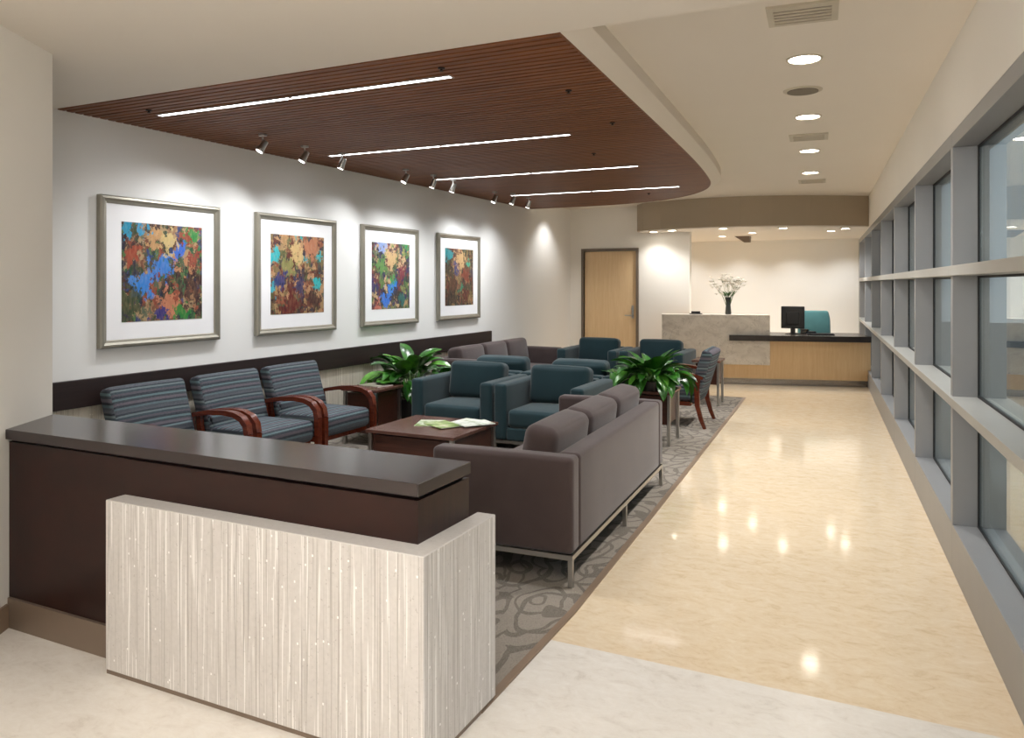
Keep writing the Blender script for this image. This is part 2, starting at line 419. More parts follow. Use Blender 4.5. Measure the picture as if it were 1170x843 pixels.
# ceilings and bulkheads
struct('ceiling', poly([(-8, 3.33), (WX(3.33)+.3, 3.33), (WX(16)+.3, 16), (-8, 16)], H_C, H_C+.12), M['ceil'])
struct('ceiling_front', poly([(-8, -4), (WX(-4)+.3, -4), (WX(3.33)+.3, 3.33), (-8, 3.33)], H_W, H_C+.12), M['ceil'])
HB, HH = 2.395, 2.315
struct('wall_right_bulkhead', poly([(WX(-4), -4), (WX(-4)+.3, -4), (WX(16)+.3, 16), (WX(16), 16)], HB, H_C), M['wall'])
# curved bulkhead over the reception desk
HF = 2.43
fas = [(-3.72, YD), (-3.70, 12.42), (-3.55, 12.20), (-3.2, 12.02), (-2.8, 11.91), (-2.4, 11.86), (-1.95, 11.87), (-1.5, 11.97), (-1.0, 12.17), (-.55, 12.42), (WX(12.65), 12.65)]
bm = new(); prism(bm, fas+[(WX(12.65), YD+.0)], HF, H_C)
struct('wall_bulkhead_curved', bm, M['taupe'])
struct('ceiling_reception', poly([(-3.68, YD-.02), (-3.66, 12.43), (-3.52, 12.23), (-3.18, 12.06), (-2.79, 11.95), (-2.4, 11.90), (-1.95, 11.91), (-1.52, 12.01), (-1.02, 12.21), (-.57, 12.46), (WX(12.7), 12.70), (WX(YD), YD),
     (WX(YB), YB), (XL, YB), (XL, YD+.13), (-2.9, YD+.13), (-2.9, YD-.02)], HF-.012, HF), M['ceil'])
# ------------------------------------------------------------------ window wall on the right
F0, FP = 4.88-1.775*2, 1.775
FD = .135
L = 1/math.cos(WA)
for k in range(8):
    y = F0+FP*k
    w = struct_empty('window_%d' % (k+1), (WX(y), y, 0), WA)
    E_ = FP*L
    obj('window_sill', bx(0, FD+.06, 0, E_, 0, .255, bev=.003), M['alum'], w)
    obj('mullion', bx(0, FD+.04, -.03, .03, .255, HH, bev=.002), M['alum'], w)
    for z0, z1 in ((.907, .955), (1.613, 1.667)):
        obj('transom', bx(-.016, FD+.04, .0, E_, z0, z1, bev=.002), M['alum_l'], w)
    obj('window_head', bx(0, FD+.06, 0, E_, HH, HB, bev=.002), M['alum'], w)
    for z0, z1 in ((.255, .907), (.955, 1.613), (1.667, HH)):
        pn = obj('glass_pane', bx(FD-.008, FD, .03, E_-.03, z0, z1), M['glass'], w)
        g = new(); a, b = .03, E_-.03; s = .012; x0, x1 = FD-.016, FD-.008
        for q in ((x0, x1, a, a+s, z0, z1), (x0, x1, b-s, b, z0, z1), (x0, x1, a, b, z0, z0+s), (x0, x1, a, b, z1-s, z1)): box(g, *q)
        obj('gasket', g, M['gasket'], pn)
yE = F0+FP*8
struct('wall_right_end', poly([(WX(yE), yE), (WX(yE)+.2, yE), (WX(16)+.2, 16), (WX(16), 16)], 0, HB), M['alum'])
struct('wall_right_near', poly([(WX(-4), -4), (WX(-4)+.2, -4), (WX(F0)+.2, F0-.03), (WX(F0), F0-.03)], 0, HB), M['wall'])
g = struct('ground_outside', bx(.2, 30, -14, 40, -.3, -.15), M['ground'])

# ------------------------------------------------------------------ wood canopy
def smooth(pts, n=6):
    out = []
    P = [pts[0]]+pts+[pts[-1]]
    for i in range(1, len(P)-2):
        a, b, c, e = (Vector(v) for v in P[i-1:i+3])
        for k in range(n):
            t = k/n
            out.append(.5*((2*b)+(c-a)*t+(2*a-5*b+4*c-e)*t*t+(3*b-a-3*c+e)*t**3))
    out.append(Vector(pts[-1])); return out
out = smooth([(-1.36, 3.335), (-1.44, 4.6), (-1.53, 6.0), (-1.63, 7.4), (-1.74, 8.5), (-1.84, 9.15), (-2.02, 9.7), (-2.33, 10.2), (-2.76, 10.6), (-3.3, 10.86), (-3.9, 10.98), (-4.98, 11.0)], 6)
def xedge(y):
    best = None
    for a, b in zip(out, out[1:]):
        if min(a.y, b.y) <= y <= max(a.y, b.y) and abs(b.y-a.y) > 1e-6:
            x = a.x+(b.x-a.x)*(y-a.y)/(b.y-a.y); best = x if best is None else max(best, x)
    return best
cn = thing('wood_canopy', 'large dark slatted wood ceiling panel with a curved far corner above the lounge', 'ceiling panel', (0, 0, 0))
bm = new()
SP = .062
y = 3.35
slots = [(3.765, -4.52, -2.20), (5.632, -4.56, -2.22), (7.432, -4.53, -2.21), (9.217, -4.46, -2.23)]
while y < 10.97:
    xe = min(xedge(y) or -9, xedge(min(y+.044, 10.99)) or -9)-.012
    if xe > XL+.05: box(bm, XL+.004, xe, y, y+.044, H_W, H_W+.03)
    y += SP
obj('slat_panel', bm, M['slat'], cn)
def band(name, prof, mat):
    """sweep of a (offset outward, height) profile along the canopy outline"""
    bm = new(); rings = []
    for i, p in enumerate(out):
        t = (out[min(i+1, len(out)-1)]-out[max(i-1, 0)]).normalized(); n = Vector((t.y, -t.x))
        rings.append([bm.verts.new((p.x+n.x*o, p.y+n.y*o, z)) for o, z in prof])
    for a, b in zip(rings, rings[1:]):
        for k in range(len(prof)): bm.faces.new((a[k], a[(k+1) % len(prof)], b[(k+1) % len(prof)], b[k]))
    bm.faces.new(rings[0]); bm.faces.new(list(reversed(rings[-1])))
    return obj(name, bm, mat, cn, 'auto')
band('edge_strip', [(-.012, H_W-.003), (0, H_W-.003), (0, H_W+.03), (-.012, H_W+.03)], M['slat'])
band('drop_edge', [(0, H_W), (.10, H_W+.045), (.11, H_W+.055), (.11, H_C), (0, H_C)], M['ceil'])
bm = new(); prism(bm, [(XL+.004, 3.34), (-1.37, 3.34)]+[(v.x-.01, v.y-.01) for v in out[1:-1]]+[(XL+.004, 10.99)], H_W+.03, H_W+.045)
obj('backing_board', bm, M['slot_dark'], cn)
SN = ['long linear light in the wood canopy, the one nearest the front edge', 'second linear light from the front edge of the wood canopy',
      'third linear light from the front edge of the wood canopy', 'linear light at the curved far end of the wood canopy']
for (y, x0, x1), lb in zip(slots, SN):
    t = thing('linear_light', lb, 'ceiling light', (0, y, H_W-.006), 0, 'linear lights in the wood canopy')
    bm = new()
    xm = (x0+x1)/2
    box(bm, x0, x1, -.026, -.018, 0, .006); box(bm, x0, x1, .018, .026, 0, .006); box(bm, x0-.01, x0, -.026, .026, 0, .006); box(bm, x1, x1+.01, -.026, .026, 0, .006)
    obj('housing', bm, M['chrome'], t)
    obj('lens', bx(x0, xm-.02, -.018, .018, .002, .006), M['tube'], t)
    obj('lens', bx(xm+.02, x1, -.018, .018, .002, .006), M['tube'], t)

def lamp(kind, name, loc, power, color=(1, 1, 1), **kw):
    l = bpy.data.lights.new(name, kind); l.energy = power; l.color = color
    tgt = kw.pop('target', None)
    for k, v in kw.items(): setattr(l, k, v)
    o = bpy.data.objects.new(name, l); C.objects.link(o); o.location = loc
    if tgt is not None:
        o.rotation_euler = (Vector(tgt)-Vector(loc)).to_track_quat('-Z', 'Y').to_euler()
    return o
WARM = (1.0, .98, .95); COOL = (.97, .985, 1.0)

for (y, x0, x1) in slots:
    lamp('AREA', 'slot_lamp', ((x0+x1)/2, y, H_W-.012), 10, COOL, shape='RECTANGLE', size=x1-x0, size_y=.036, spread=R(100))
# spot heads under the canopy, aimed at the pictures
sp_pts = [(-4.38, 4.60), (-4.42, 5.13), (-4.37, 5.57), (-4.40, 6.63), (-4.36, 7.10), (-4.36, 7.52), (-4.46, 8.74), (-4.34, 9.02), (-4.34, 9.51)]
SPL = ['first small silver spot head from the front, above the picture gap', 'second small silver spot head from the front of the canopy', 'third small silver spot head, near the left end of the second linear light',
       'small silver spot head standing alone before the third linear light', 'small silver spot head next to the left end of the third linear light', 'small silver spot head just past the left end of the third linear light',
       'first of the three farthest silver spot heads, nearest the wall', 'middle one of the three farthest silver spot heads', 'farthest small silver spot head, near the far end of the canopy']
art_y = [3.62+.56, 5.13+.56, 6.64+.56, 8.18+.56]
aims = [3.9, 4.5, 5.4, 6.0, 7.0, 7.5, 8.3, 8.8, 9.6]
for (x, y), lb, ay in zip(sp_pts, SPL, aims):
    t = thing('spot_light', lb, 'spotlight', (x, y, H_W), 0, 'spot heads under the wood canopy')
    bm = new(); cyl(bm, (0, 0, -.014), (0, 0, 0), .032); cyl(bm, (0, 0, -.075), (0, 0, -.012), .007)
    obj('stem', bm, M['chrome'], t, 'auto')
    dirv = (Vector((XL, ay, 1.12))-Vector((x, y, H_W-.09))).normalized(); c0 = Vector((0, 0, -.09))
    bm = new(); cyl(bm, c0-dirv*.045, c0+dirv*.03, .022, .03); cyl(bm, c0+dirv*.03, c0+dirv*.05, .033, .033)
    h = obj('lamp_head', bm, M['chrome'], t, 'auto')
    bm = new(); cyl(bm, c0+dirv*.051, c0+dirv*.054, .026); obj('lens', bm, M['spotlens'], h)
    lamp('SPOT', 'art_spot', tuple(Vector((x, y, H_W-.09))+dirv*.08), 21, COOL, spot_size=R(112), spot_blend=1, shadow_soft_size=.05, target=(XL, ay, 1.05))
# sprinkler heads
for (x, y), lb in zip([(-4.45, 3.62), (-2.16, 3.60), (-1.72, 4.35), (-1.78, 5.36), (-2.35, 6.55), (-2.75, 9.75)],
    ['tiny dark sprinkler in the left front tip of the wood canopy', 'tiny dark sprinkler beside the right end of the first linear light', 'tiny dark sprinkler near the front right corner of the wood canopy',
     'tiny dark sprinkler along the right edge of the wood canopy', 'tiny dark sprinkler between the second and third linear lights', 'tiny dark sprinkler in the curved far end of the wood canopy']):
    bm = new(); lathe(bm, [(.02, 0), (.02, -.006), (.007, -.008), (.007, -.016), (.012, -.018), (.012, -.02)], 14)
    tag(obj('sprinkler', bm, M['sprink'], None, 'auto', (x, y, H_W)), lb, 'sprinkler', 'sprinklers in the wood canopy')

# ------------------------------------------------------------------ ceiling fittings
def downlight(x, y, z, r, label, group, power, size=120, tgt=None):
    t = thing('downlight', label, 'ceiling light', (x, y, z), 0, group)
    bm = new(); n = 28
    prof = [(r, 0), (r, -.006), (r*.88, -.008), (r*.86, 0)]
    rings = [[bm.verts.new((a*math.cos(2*PI*k/n), a*math.sin(2*PI*k/n), b)) for k in range(n)] for a, b in prof]
    for a, b in zip(rings, rings[1:]+rings[:1]):
        for k in range(n): bm.faces.new((a[k], a[(k+1) % n], b[(k+1) % n], b[k]))
    obj('trim_ring', bm, M['grille'], t, 'auto')
    bm = new(); lathe(bm, [(r*.86, -.004), (r*.86, -.0015)], 28); obj('lens', bm, M['lamp'], t)
    lamp('SPOT', 'down_lamp', (x, y, z-.03), power, WARM, spot_size=R(size), spot_blend=.8, shadow_soft_size=.07)
for (x, y), lb in zip([(-.424, 4.766), (-.546, 6.425), (-.671, 8.08), (-.793, 9.676)],
    ['largest bright round downlight, first in the corridor ceiling', 'second round downlight from the front in the corridor ceiling', 'third round downlight from the front in the corridor ceiling', 'farthest round downlight of the corridor ceiling, before the taupe bulkhead']):
    downlight(x, y, H_C, .10, lb, 'corridor downlights', 84, 118)
for (x, y), lb in zip([(-3.42, 12.42), (-3.06, 12.2), (-2.25, 12.12), (-2.63, 14.09), (-2.0, 13.36), (-1.41, 12.42), (-.79, 13.4), (-.56, 12.93)],
    ['leftmost downlight under the taupe bulkhead, beside the door', 'second downlight from the left under the taupe bulkhead', 'downlight under the bulkhead edge above the vase of flowers', 'downlight deeper in the reception ceiling behind the vase',
     'downlight near the dark ceiling wedge in the reception', 'downlight under the bulkhead edge above the monitor', 'downlight deeper in the reception ceiling near the teal desk chair', 'rightmost downlight under the bulkhead by the window wall']):
    downlight(x, y, HF-.012, .075, lb, 'reception downlights', 52 if y > 13 else 15, 135)
def vent(x, y, sx, sy, label, rz):
    t = thing('ceiling_vent', label, 'vent', (x, y, H_C), rz, 'corridor ceiling vents')
    bm = new(); b = .03
    for a in ((-sx, sx, -sy, -sy+b, -.012, 0), (-sx, sx, sy-b, sy, -.012, 0), (-sx, -sx+b, -sy+b, sy-b, -.012, 0), (sx-b, sx, -sy+b, sy-b, -.012, 0)): box(bm, *a)
    obj('vent_frame', bm, M['grille'], t)
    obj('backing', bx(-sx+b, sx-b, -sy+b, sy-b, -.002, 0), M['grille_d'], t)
    bm = new(); n = 5
    for k in range(n):
        yy = -sy+b+(2*sy-2*b)*(k+.5)/n
        box(bm, -sx+b, sx-b, yy-.012, yy+.012, -.009, -.004)
    obj('louvres', bm, M['grille'], t)
vent(-.36, 3.95, .16, .14, 'large square ceiling vent nearest the front of the corridor', WA)
vent(-.614, 7.31, .16, .15, 'ceiling vent between the second and third corridor downlights', WA)
vent(-.842, 10.5, .16, .15, 'farthest ceiling vent, close to the taupe bulkhead', WA)
t = thing('ceiling_speaker', 'round pale speaker grille between the first two corridor downlights', 'speaker', (-.503, 5.54, H_C))
bm = new(); lathe(bm, [(.125, 0), (.125, -.004), (.115, -.008), (.105, -.009)], 32); obj('rim', bm, M['grille'], t, 'auto')
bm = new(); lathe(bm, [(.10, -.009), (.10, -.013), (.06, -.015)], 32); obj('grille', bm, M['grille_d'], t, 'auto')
bm = new(); vs = [bm.verts.new(v) for v in ((-.13, -.10, 0), (.13, -.10, 0), (.13, .12, 0), (-.13, .12, 0), (.03, -.06, -.11), (.13, -.06, -.11), (.13, .06, -.11), (.03, .06, -.11))]
for f in ((3, 2, 1, 0), (4, 5, 6, 7), (0, 1, 5, 4), (1, 2, 6, 5), (2, 3, 7, 6), (3, 0, 4, 7)): bm.faces.new([vs[i] for i in f])
tag(obj('ceiling_sensor', bm, M['doorframe'], None, False, (-2.31, 14.3, HF-.012)), 'small dark wedge fixed under the reception ceiling', 'sensor')

# ------------------------------------------------------------------ pictures on the left wall
PAL = [[(58, 74, 54), (120, 74, 58), (40, 44, 66), (84, 120, 70), (156, 116, 86), (70, 44, 44), (34, 92, 62), (150, 70, 52), (92, 104, 84), (178, 150, 112), (44, 34, 40), (46, 66, 118)],
       [(196, 150, 110), (120, 72, 52), (92, 98, 62), (60, 40, 42), (176, 140, 96), (150, 84, 62), (54, 50, 70), (172, 140, 100), (96, 40, 38), (78, 88, 66), (44, 40, 52), (130, 110, 74)],
       [(52, 46, 58), (96, 130, 74), (196, 160, 120), (60, 98, 72), (120, 60, 66), (40, 60, 64), (140, 150, 92), (212, 180, 140), (70, 64, 48), (46, 42, 96), (110, 120, 90), (84, 52, 56)],
       [(96, 60, 48), (70, 66, 50), (176, 140, 104), (58, 44, 44), (120, 104, 68), (90, 44, 40), (44, 48, 50), (140, 96, 74), (104, 50, 44), (62, 78, 60), (152, 124, 86), (50, 34, 36)]]
BL = [[(-.05, .12, .30, (48, 132, 220)), (-.52, -.25, .30, (52, 140, 228)), (.38, .45, .25, (28, 110, 220)), (-.78, .38, .20, (168, 74, 52)), (.70, .28, .20, (150, 62, 52)), (.10, .66, .26, (216, 190, 130)), (-.25, .72, .2, (206, 160, 110)), (.78, .85, .2, (28, 140, 70)), (-.9, .95, .24, (20, 160, 200)), (-.55, .92, .18, (24, 160, 210)), (.15, -.72, .32, (206, 132, 100)), (-.05, -.92, .22, (30, 44, 130)), (.45, -.88, .22, (30, 140, 62)), (.80, -.25, .32, (58, 28, 34)), (-.85, -.6, .3, (62, 76, 50)), (.5, .15, .2, (196, 140, 100))],
      [(-.95, .5, .22, (20, 190, 200)), (-.95, -.3, .22, (20, 180, 200)), (.78, .5, .2, (30, 190, 200)), (.72, -.25, .2, (20, 190, 196)), (.25, .45, .16, (30, 180, 190)), (0, .95, .16, (30, 170, 170)), (-.1, .55, .36, (214, 182, 126)), (-.35, .2, .3, (140, 140, 84)), (.5, .7, .34, (190, 124, 92)), (.05, -.3, .26, (38, 44, 96)), (-.7, -.2, .24, (40, 50, 120)), (-.3, -.75, .36, (104, 34, 34)), (.6, -.7, .3, (64, 34, 38))],
      [(.05, -.35, .32, (48, 140, 240)), (-.35, -.72, .26, (46, 130, 236)), (-.5, .92, .26, (150, 176, 230)), (.55, .05, .28, (132, 52, 70)), (0, .5, .36, (212, 178, 130)), (-.5, .3, .3, (96, 150, 84)), (0, -.15, .2, (62, 170, 72)), (.8, .9, .2, (40, 150, 90)), (.3, -.6, .26, (44, 40, 44)), (-.9, -.3, .24, (44, 44, 110)), (-.7, -.95, .2, (220, 130, 110)), (.6, -.75, .2, (24, 110, 110))],
      [(-.8, .85, .3, (28, 150, 160)), (-.2, .35, .26, (34, 54, 120)), (.6, .5, .16, (40, 170, 140)), (.1, .6, .34, (200, 164, 116)), (.5, .05, .34, (128, 58, 46)), (-.5, -.3, .34, (90, 58, 46)), (.1, -.45, .18, (40, 140, 110)), (.4, -.7, .3, (92, 34, 34)), (-.6, -.75, .3, (52, 44, 42)), (.9, .2, .2, (70, 66, 80))]]
AL = ['framed abstract painting with bright blue patches, the largest looking and nearest', 'framed abstract painting in tan and rust with turquoise edge dabs, second from the left', 'framed abstract painting in green and tan with a low blue patch, third from left', 'framed dark rust and brown abstract painting, farthest along the white wall']
S = 1.09/2
for k, yc in enumerate([4.183, 5.69, 7.21, 8.75]):
    t = thing('framed_picture', AL[k], 'picture', (XL, yc, 1.655), PI/2, 'abstract paintings on the white wall')
    # local: x along the wall, -y into the room, z up; turned so that local -y points to +x
    bm = new(); fw = .056; rings = []
    for o_, dp in ((0, 0), (0, .036), (.008, .044), (.022, .046), (.040, .036), (.050, .034), (fw, .026), (fw, 0)):
        e_ = S-o_; rings.append([bm.verts.new((a*e_, -dp, b*e_)) for a, b in ((-1, -1), (1, -1), (1, 1), (-1, 1))])
    for ra_, rb_ in zip(rings, rings[1:]+rings[:1]):
        for q in range(4): bm.faces.new((ra_[q], ra_[(q+1) % 4], rb_[(q+1) % 4], rb_[q]))
    obj('frame', bm, M['frame'], t)
    obj('mat_board', bx(-S+fw-.002, S-fw+.002, -.022, -.012, -S+fw-.002, S-fw+.002), M['mat'], t)
    aw, ah = .365, .365
    obj('painting', bx(-aw, aw, -.024, -.0215, -ah, ah), art_mat('painting_%d' % k, k+1, PAL[k], BL[k]), t)

# ------------------------------------------------------------------ front counter
cx0, cx1, cy0, cy1 = -3.60, -1.405, 2.19, 2.54
ct = thing('reception_counter', 'dark espresso wood counter across the foreground with pale stone cladding', 'counter', (-2.5, 2.36, 0))
def at(o, bm, dx=2.5, dy=-2.36):
    for v in bm.verts: v.co += Vector((dx, dy, 0))
    return bm
bm = new()
prism(bm, [(-3.628, cy0+.01), (-2.83, cy0+.01), (-2.83, cy1), (-3.82, cy1)], .135, .845)
prism(bm, [(-2.83, cy0), (cx1, cy0), (cx1, cy1), (-2.83, cy1)], .0, .845)
obj('body', at(ct, bm), M['counter'], ct)
bm = new(); prism(bm, [(-3.612, cy0-.006), (-2.832, cy0-.006), (-2.832, cy1), (-3.80, cy1)], 0, .135)
obj('toe_kick', at(ct, bm), M['kick'], ct)
bm = new(); prism(bm, [(-3.64, cy0+.03), (cx1-.02, cy0+.03), (cx1-.02, cy1-.01), (-3.80, cy1-.01)], .845, .862)
obj('reveal', at(ct, bm), M['gasket'], ct)
bm = new(); prism(bm, [(-3.608, 2.172), (-1.393, 2.172), (-1.393, 2.534), (-3.812, 2.534)], .862, .907)
bmesh.ops.bevel(bm, geom=list(bm.edges), offset=.002, segments=1, affect='EDGES')
obj('worktop', at(ct, bm), M['countertop'], ct)
bm = new(); prism(bm, [(-2.83, 2.098), (-1.325, 2.098), (-1.325, 2.604), (-1.403, 2.604), (-1.403, 2.188), (-2.83, 2.188)], .018, .70)
bmesh.ops.bevel(bm, geom=list(bm.edges), offset=.0025, segments=1, affect='EDGES')
obj('stone_cladding', at(ct, bm), M['stone'], ct)
bm = new(); prism(bm, [(-2.83, 2.103), (-1.330, 2.103), (-1.330, 2.604), (-1.403, 2.604), (-1.403, 2.188), (-2.83, 2.188)], 0, .018)
obj('stone_plinth', at(ct, bm), M['kick'], ct)

# ------------------------------------------------------------------ seating
def upholstered(name, label, cat, fab, width, seats, group, legs_x):
    """lounge seat facing local -y: box arms and back at one height, loose cushions, steel rail and square legs"""
    t = thing(name, label, cat, (0, 0, 0), 0, group)
    W, D = width/2, .41; a = .125; zb, zt = .165, .665
    bm = new(); s = .026
    for q in ((-W, W, -D, -D+s), (-W, W, D-s, D), (-W, -W+s, -D+s, D-s), (W-s, W, -D+s, D-s)): box(bm, *q, zb-s, zb)
    obj('base_rail', bm, M['chrome'], t)
    for x in legs_x:
        for y in (-D, D-s):
            obj('leg', bx(x*(W-s/2)-s/2, x*(W-s/2)+s/2, y, y+s, 0, zb-s, bev=.002), M['chrome'], t)
    for sgn in (-1, 1):
        obj('armrest', padm(sgn*(W-a/2), 0, (zb+zt)/2, a, 2*D, zt-zb, .028, (.006, .0, .004)), fab, t, True)
    obj('back_frame', padm(0, D-.065, (zb+zt)/2, width-2*a, .13, zt-zb, .026, (0, .004, .003)), fab, t, True)
    obj('seat_base', padm(0, -.065, .222, width-2*a-.004, 2*D-.14, .112, .015), fab, t, True)
    iw = (width-2*a-.01)/seats
    for k in range(seats):
        x = -W+a+.005+iw*(k+.5)
        obj('seat_cushion', padm(x, -.07, .358, iw-.006, 2*D-.155, .16, .04, (0, .006, .016)), fab, t, True)
    for k in range(seats):
        x = -W+a+.005+iw*(k+.5)
        obj('back_cushion', padm(x, .155, .61, iw-.008, .19, .36, .055, (0, .025, .008), Matrix.Rotation(R(-9), 3, 'X')), fab, t, True)
    return t
ch = upholstered('club_chair', 'dark teal armchair nearest the front left, behind the coffee table', 'armchair', M['teal'], .86, 1, 'teal club chairs', (-1, 1))
ch.location = (-3.63, 6.61, CZ)
dup(ch, 'dark teal armchair beside the end of the near taupe sofa, facing the front', (-2.75, 6.61, CZ))
dup(ch, 'left teal armchair facing away, only its back showing before the far sofa', (-3.67, 7.56, CZ), PI)
dup(ch, 'right teal armchair facing away, its back showing behind the front right teal chair', (-2.79, 7.56, CZ), PI)
dup(ch, 'far teal armchair in front of the wooden door', (-3.675, 10.33, CZ))
dup(ch, 'far teal armchair at the right, in front of the stone reception counter', (-2.79, 10.36, CZ))
so = upholstered('sofa', 'large taupe three seat sofa seen from behind beside the corridor', 'sofa', M['taupe_fab'], 2.22, 3, 'taupe sofas', (-1, 0, 1))
ta = R(2.9)
so.location = (-1.505-.41*math.cos(ta), 4.825-.41*math.sin(ta), CZ); so.rotation_euler = (0, 0, -PI/2+ta)
dup(so, 'taupe three seat sofa against the left wall under the last painting', (XL+.055+.41, 9.10, CZ), PI/2)

def wood_chair(label):
    t = thing('wooden_arm_chair', label, 'chair', (0, 0, 0), 0, 'striped chairs with wooden arms')
    W = .37
    obj('seat', padm(0, -.035, .365, .625, .57, .17, .045, (0, .008, .016)), M['stripe'], t, True)
    tilt = Matrix.Rotation(R(-17), 3, 'X')
    obj('backrest', padm(0, .275, .56, .655, .12, .58, .035, (0, .015, .004), tilt), M['stripe'], t, True)
    for s in (-1, 1):
        x = s*(W-.03)
        bm = new()
        sweep_rect(bm, [(x, .31, .545), (x, .2, .575), (x, .05, .60), (x, -.10, .608), (x, -.20, .600), (x, -.27, .573), (x, -.312, .525), (x, -.326, .46)], [.05, .052, .056, .058, .058, .055, .052, .05], [.03, .032, .034, .036, .038, .042, .044, .042])
        obj('armrest', bm, M['armwood'], t, 'auto')
        bm = new(); sweep_rect(bm, [(x, -.326, .46), (x, -.328, .3), (x, -.325, .12), (x, -.318, 0)], [.05, .046, .042, .036], [.042, .042, .04, .034])
        obj('leg', bm, M['armwood'], t, 'auto')
        bm = new(); sweep_rect(bm, [(x, .265, .56), (x, .245, .42), (x, .25, .25), (x, .29, .1), (x, .33, 0)], [.036, .04, .04, .036, .032], [.045, .052, .05, .042, .034])
        obj('leg', bm, M['armwood'], t, 'auto')
    obj('back_skirt', padm(0, .215, .40, .60, .07, .28, .02), M['stripe'], t, True)
    obj('seat_rail', bx(-.32, .32, -.27, .18, .235, .28, bev=.006), M['armwood'], t)
    return t
wc = wood_chair('striped wooden arm chair nearest the front, partly behind the counter')
XC = XL+.06+.42
wc.location = (XC, 3.92, CZ); wc.rotation_euler = (0, 0, PI/2)
dup(wc, 'middle of the three striped chairs along the white wall', (XC, 4.69, CZ), PI/2)
dup(wc, 'striped wooden arm chair next to the wooden side table by the white wall', (XC, 5.45, CZ), PI/2)
dup(wc, 'lone striped wooden arm chair at the corridor edge beside the plant', (-2.10, 8.73, CZ), -PI/2+ta)

# ------------------------------------------------------------------ tables
def table(name, label, sx, sy, h, z_low, loc, rz=0):
    t = thing(name, label, 'table', loc, rz)
    X, Y = sx/2, sy/2
    obj('tabletop', bx(-X, X, -Y, Y, h-.026, h, bev=.003), M['tabletop'], t)
    bm = new(); i = .045
    for q in ((-X+i, X-i, -Y+i, -Y+i+.02), (-X+i, X-i, Y-i-.02, Y-i), (-X+i, -X+i+.02, -Y+i+.02, Y-i-.02), (X-i-.02, X-i, -Y+i+.02, Y-i-.02)): box(bm, *q, z_low, h-.045)
    box(bm, -X+i+.02, X-i-.02, -Y+i+.02, Y-i-.02, z_low, z_low+.02)
    obj('body_panel', bm, M['table'], t)
    for a in (-1, 1):
        for b in (-1, 1):
            cx, cy = a*(X-.03), b*(Y-.03)
            obj('leg', bx(cx-.015, cx+.015, cy-.015, cy+.015, 0, h-.026, bev=.002), M['chrome'], t)
    return t
table('coffee_table', 'low square walnut coffee table between striped chairs and near sofa', .80, .74, .42, .09, (-3.29, 5.36, CZ))
table('side_table', 'walnut side table against the white wall beside the striped chairs', .42, .46, .55, .12, (-4.57, 6.30, CZ))
table('side_table', 'walnut side table under the big plant at the end of the near sofa', .40, .50, .52, .2, (-2.06, 7.58, CZ), ta)
table('side_table', 'small walnut side table behind the lone striped chair at the corridor', .36, .46, .58, .27, (-2.09, 10.25, CZ), ta)

def magazine(label, group, loc, rz, cols, sx=.21, sy=.275, th=.006):
    t = thing('magazine', label, 'magazine', loc, rz, group)
    obj('pages', bx(-sx/2+.002, sx/2-.002, -sy/2+.002, sy/2-.002, .0008, th-.0008), M['mat'], t)
    n = NT('cover_print'); co = n.coord()
    v = n.noise(n.mapping(co, (9, 9, 1), (loc[0]*7, loc[1]*3, 0)), 1.3, 4, .6)
    st = [(.30+.4*k/max(1, len(cols)-1), lin(*c)) for k, c in enumerate(cols)]
    m = n.base(n.ramp(v.outputs['Fac'], st, 'LINEAR'), .3)
    bm = new(); box(bm, -sx/2, sx/2, -sy/2, sy/2, th-.0008, th); box(bm, -sx/2, sx/2, -sy/2, sy/2, 0, .0008); box(bm, -sx/2, -sx/2+.002, -sy/2, sy/2, .0008, th-.0008)
    obj('cover', bm, m, t)
zt = CZ+.42
GRN = [(60, 92, 40), (120, 150, 70), (214, 220, 200), (240, 240, 236)]
magazine('green and white magazine on the coffee table, leftmost of the fan', 'magazines on the coffee table', (-3.36, 5.42, zt), R(20), GRN)
magazine('pale magazine on the coffee table, middle of the fan', 'magazines on the coffee table', (-3.12, 5.60, zt), R(-8), GRN[1:]+[(90, 120, 60)])
magazine('green magazine lying across the other two on the coffee table', 'magazines on the coffee table', (-3.21, 5.38, zt+.0064), R(62), [(50, 80, 36), (150, 176, 96), (226, 222, 196)])
magazine('white magazine on the coffee table, at the right of the fan', 'magazines on the coffee table', (-3.00, 5.52, zt+.0128), R(-36), [(238, 238, 232), (226, 230, 220), (120, 140, 84)])
magazine('dark edged magazine on the side table by the white wall', None, (-4.58, 6.36, CZ+.55), R(80), [(60, 40, 32), (190, 186, 170)], .22, .28, .01)

# ------------------------------------------------------------------ plants
def leafmesh(bm, base, az, elev, length, width, droop, tw=0):
    n = 9; d = Vector((math.cos(az), math.sin(az), 0)); side = Vector((-math.sin(az), math.cos(az), 0)); p = Vector(base); e = elev; rows = []
    for i in range(n+1):
        u = i/n; w = width*max(.02, math.sin(PI*min(1, u**.75))**.85)*(1 if i < n else .02)
        dirv = d*math.cos(e)+Vector((0, 0, 1))*math.sin(e); up = -d*math.sin(e)+Vector((0, 0, 1))*math.cos(e)
        s2 = side*math.cos(tw*u)+up*math.sin(tw*u)
        rows.append([bm.verts.new(p-s2*w/2+up*w*.16), bm.verts.new(p-s2*w*.25+up*w*.05), bm.verts.new(p), bm.verts.new(p+s2*w*.25+up*w*.05), bm.verts.new(p+s2*w/2+up*w*.16)])
        p = p+dirv*(length/n); e -= droop/n
    for a, b in zip(rows, rows[1:]):
        for k in range(4): bm.faces.new((a[k], a[k+1], b[k+1], b[k]))
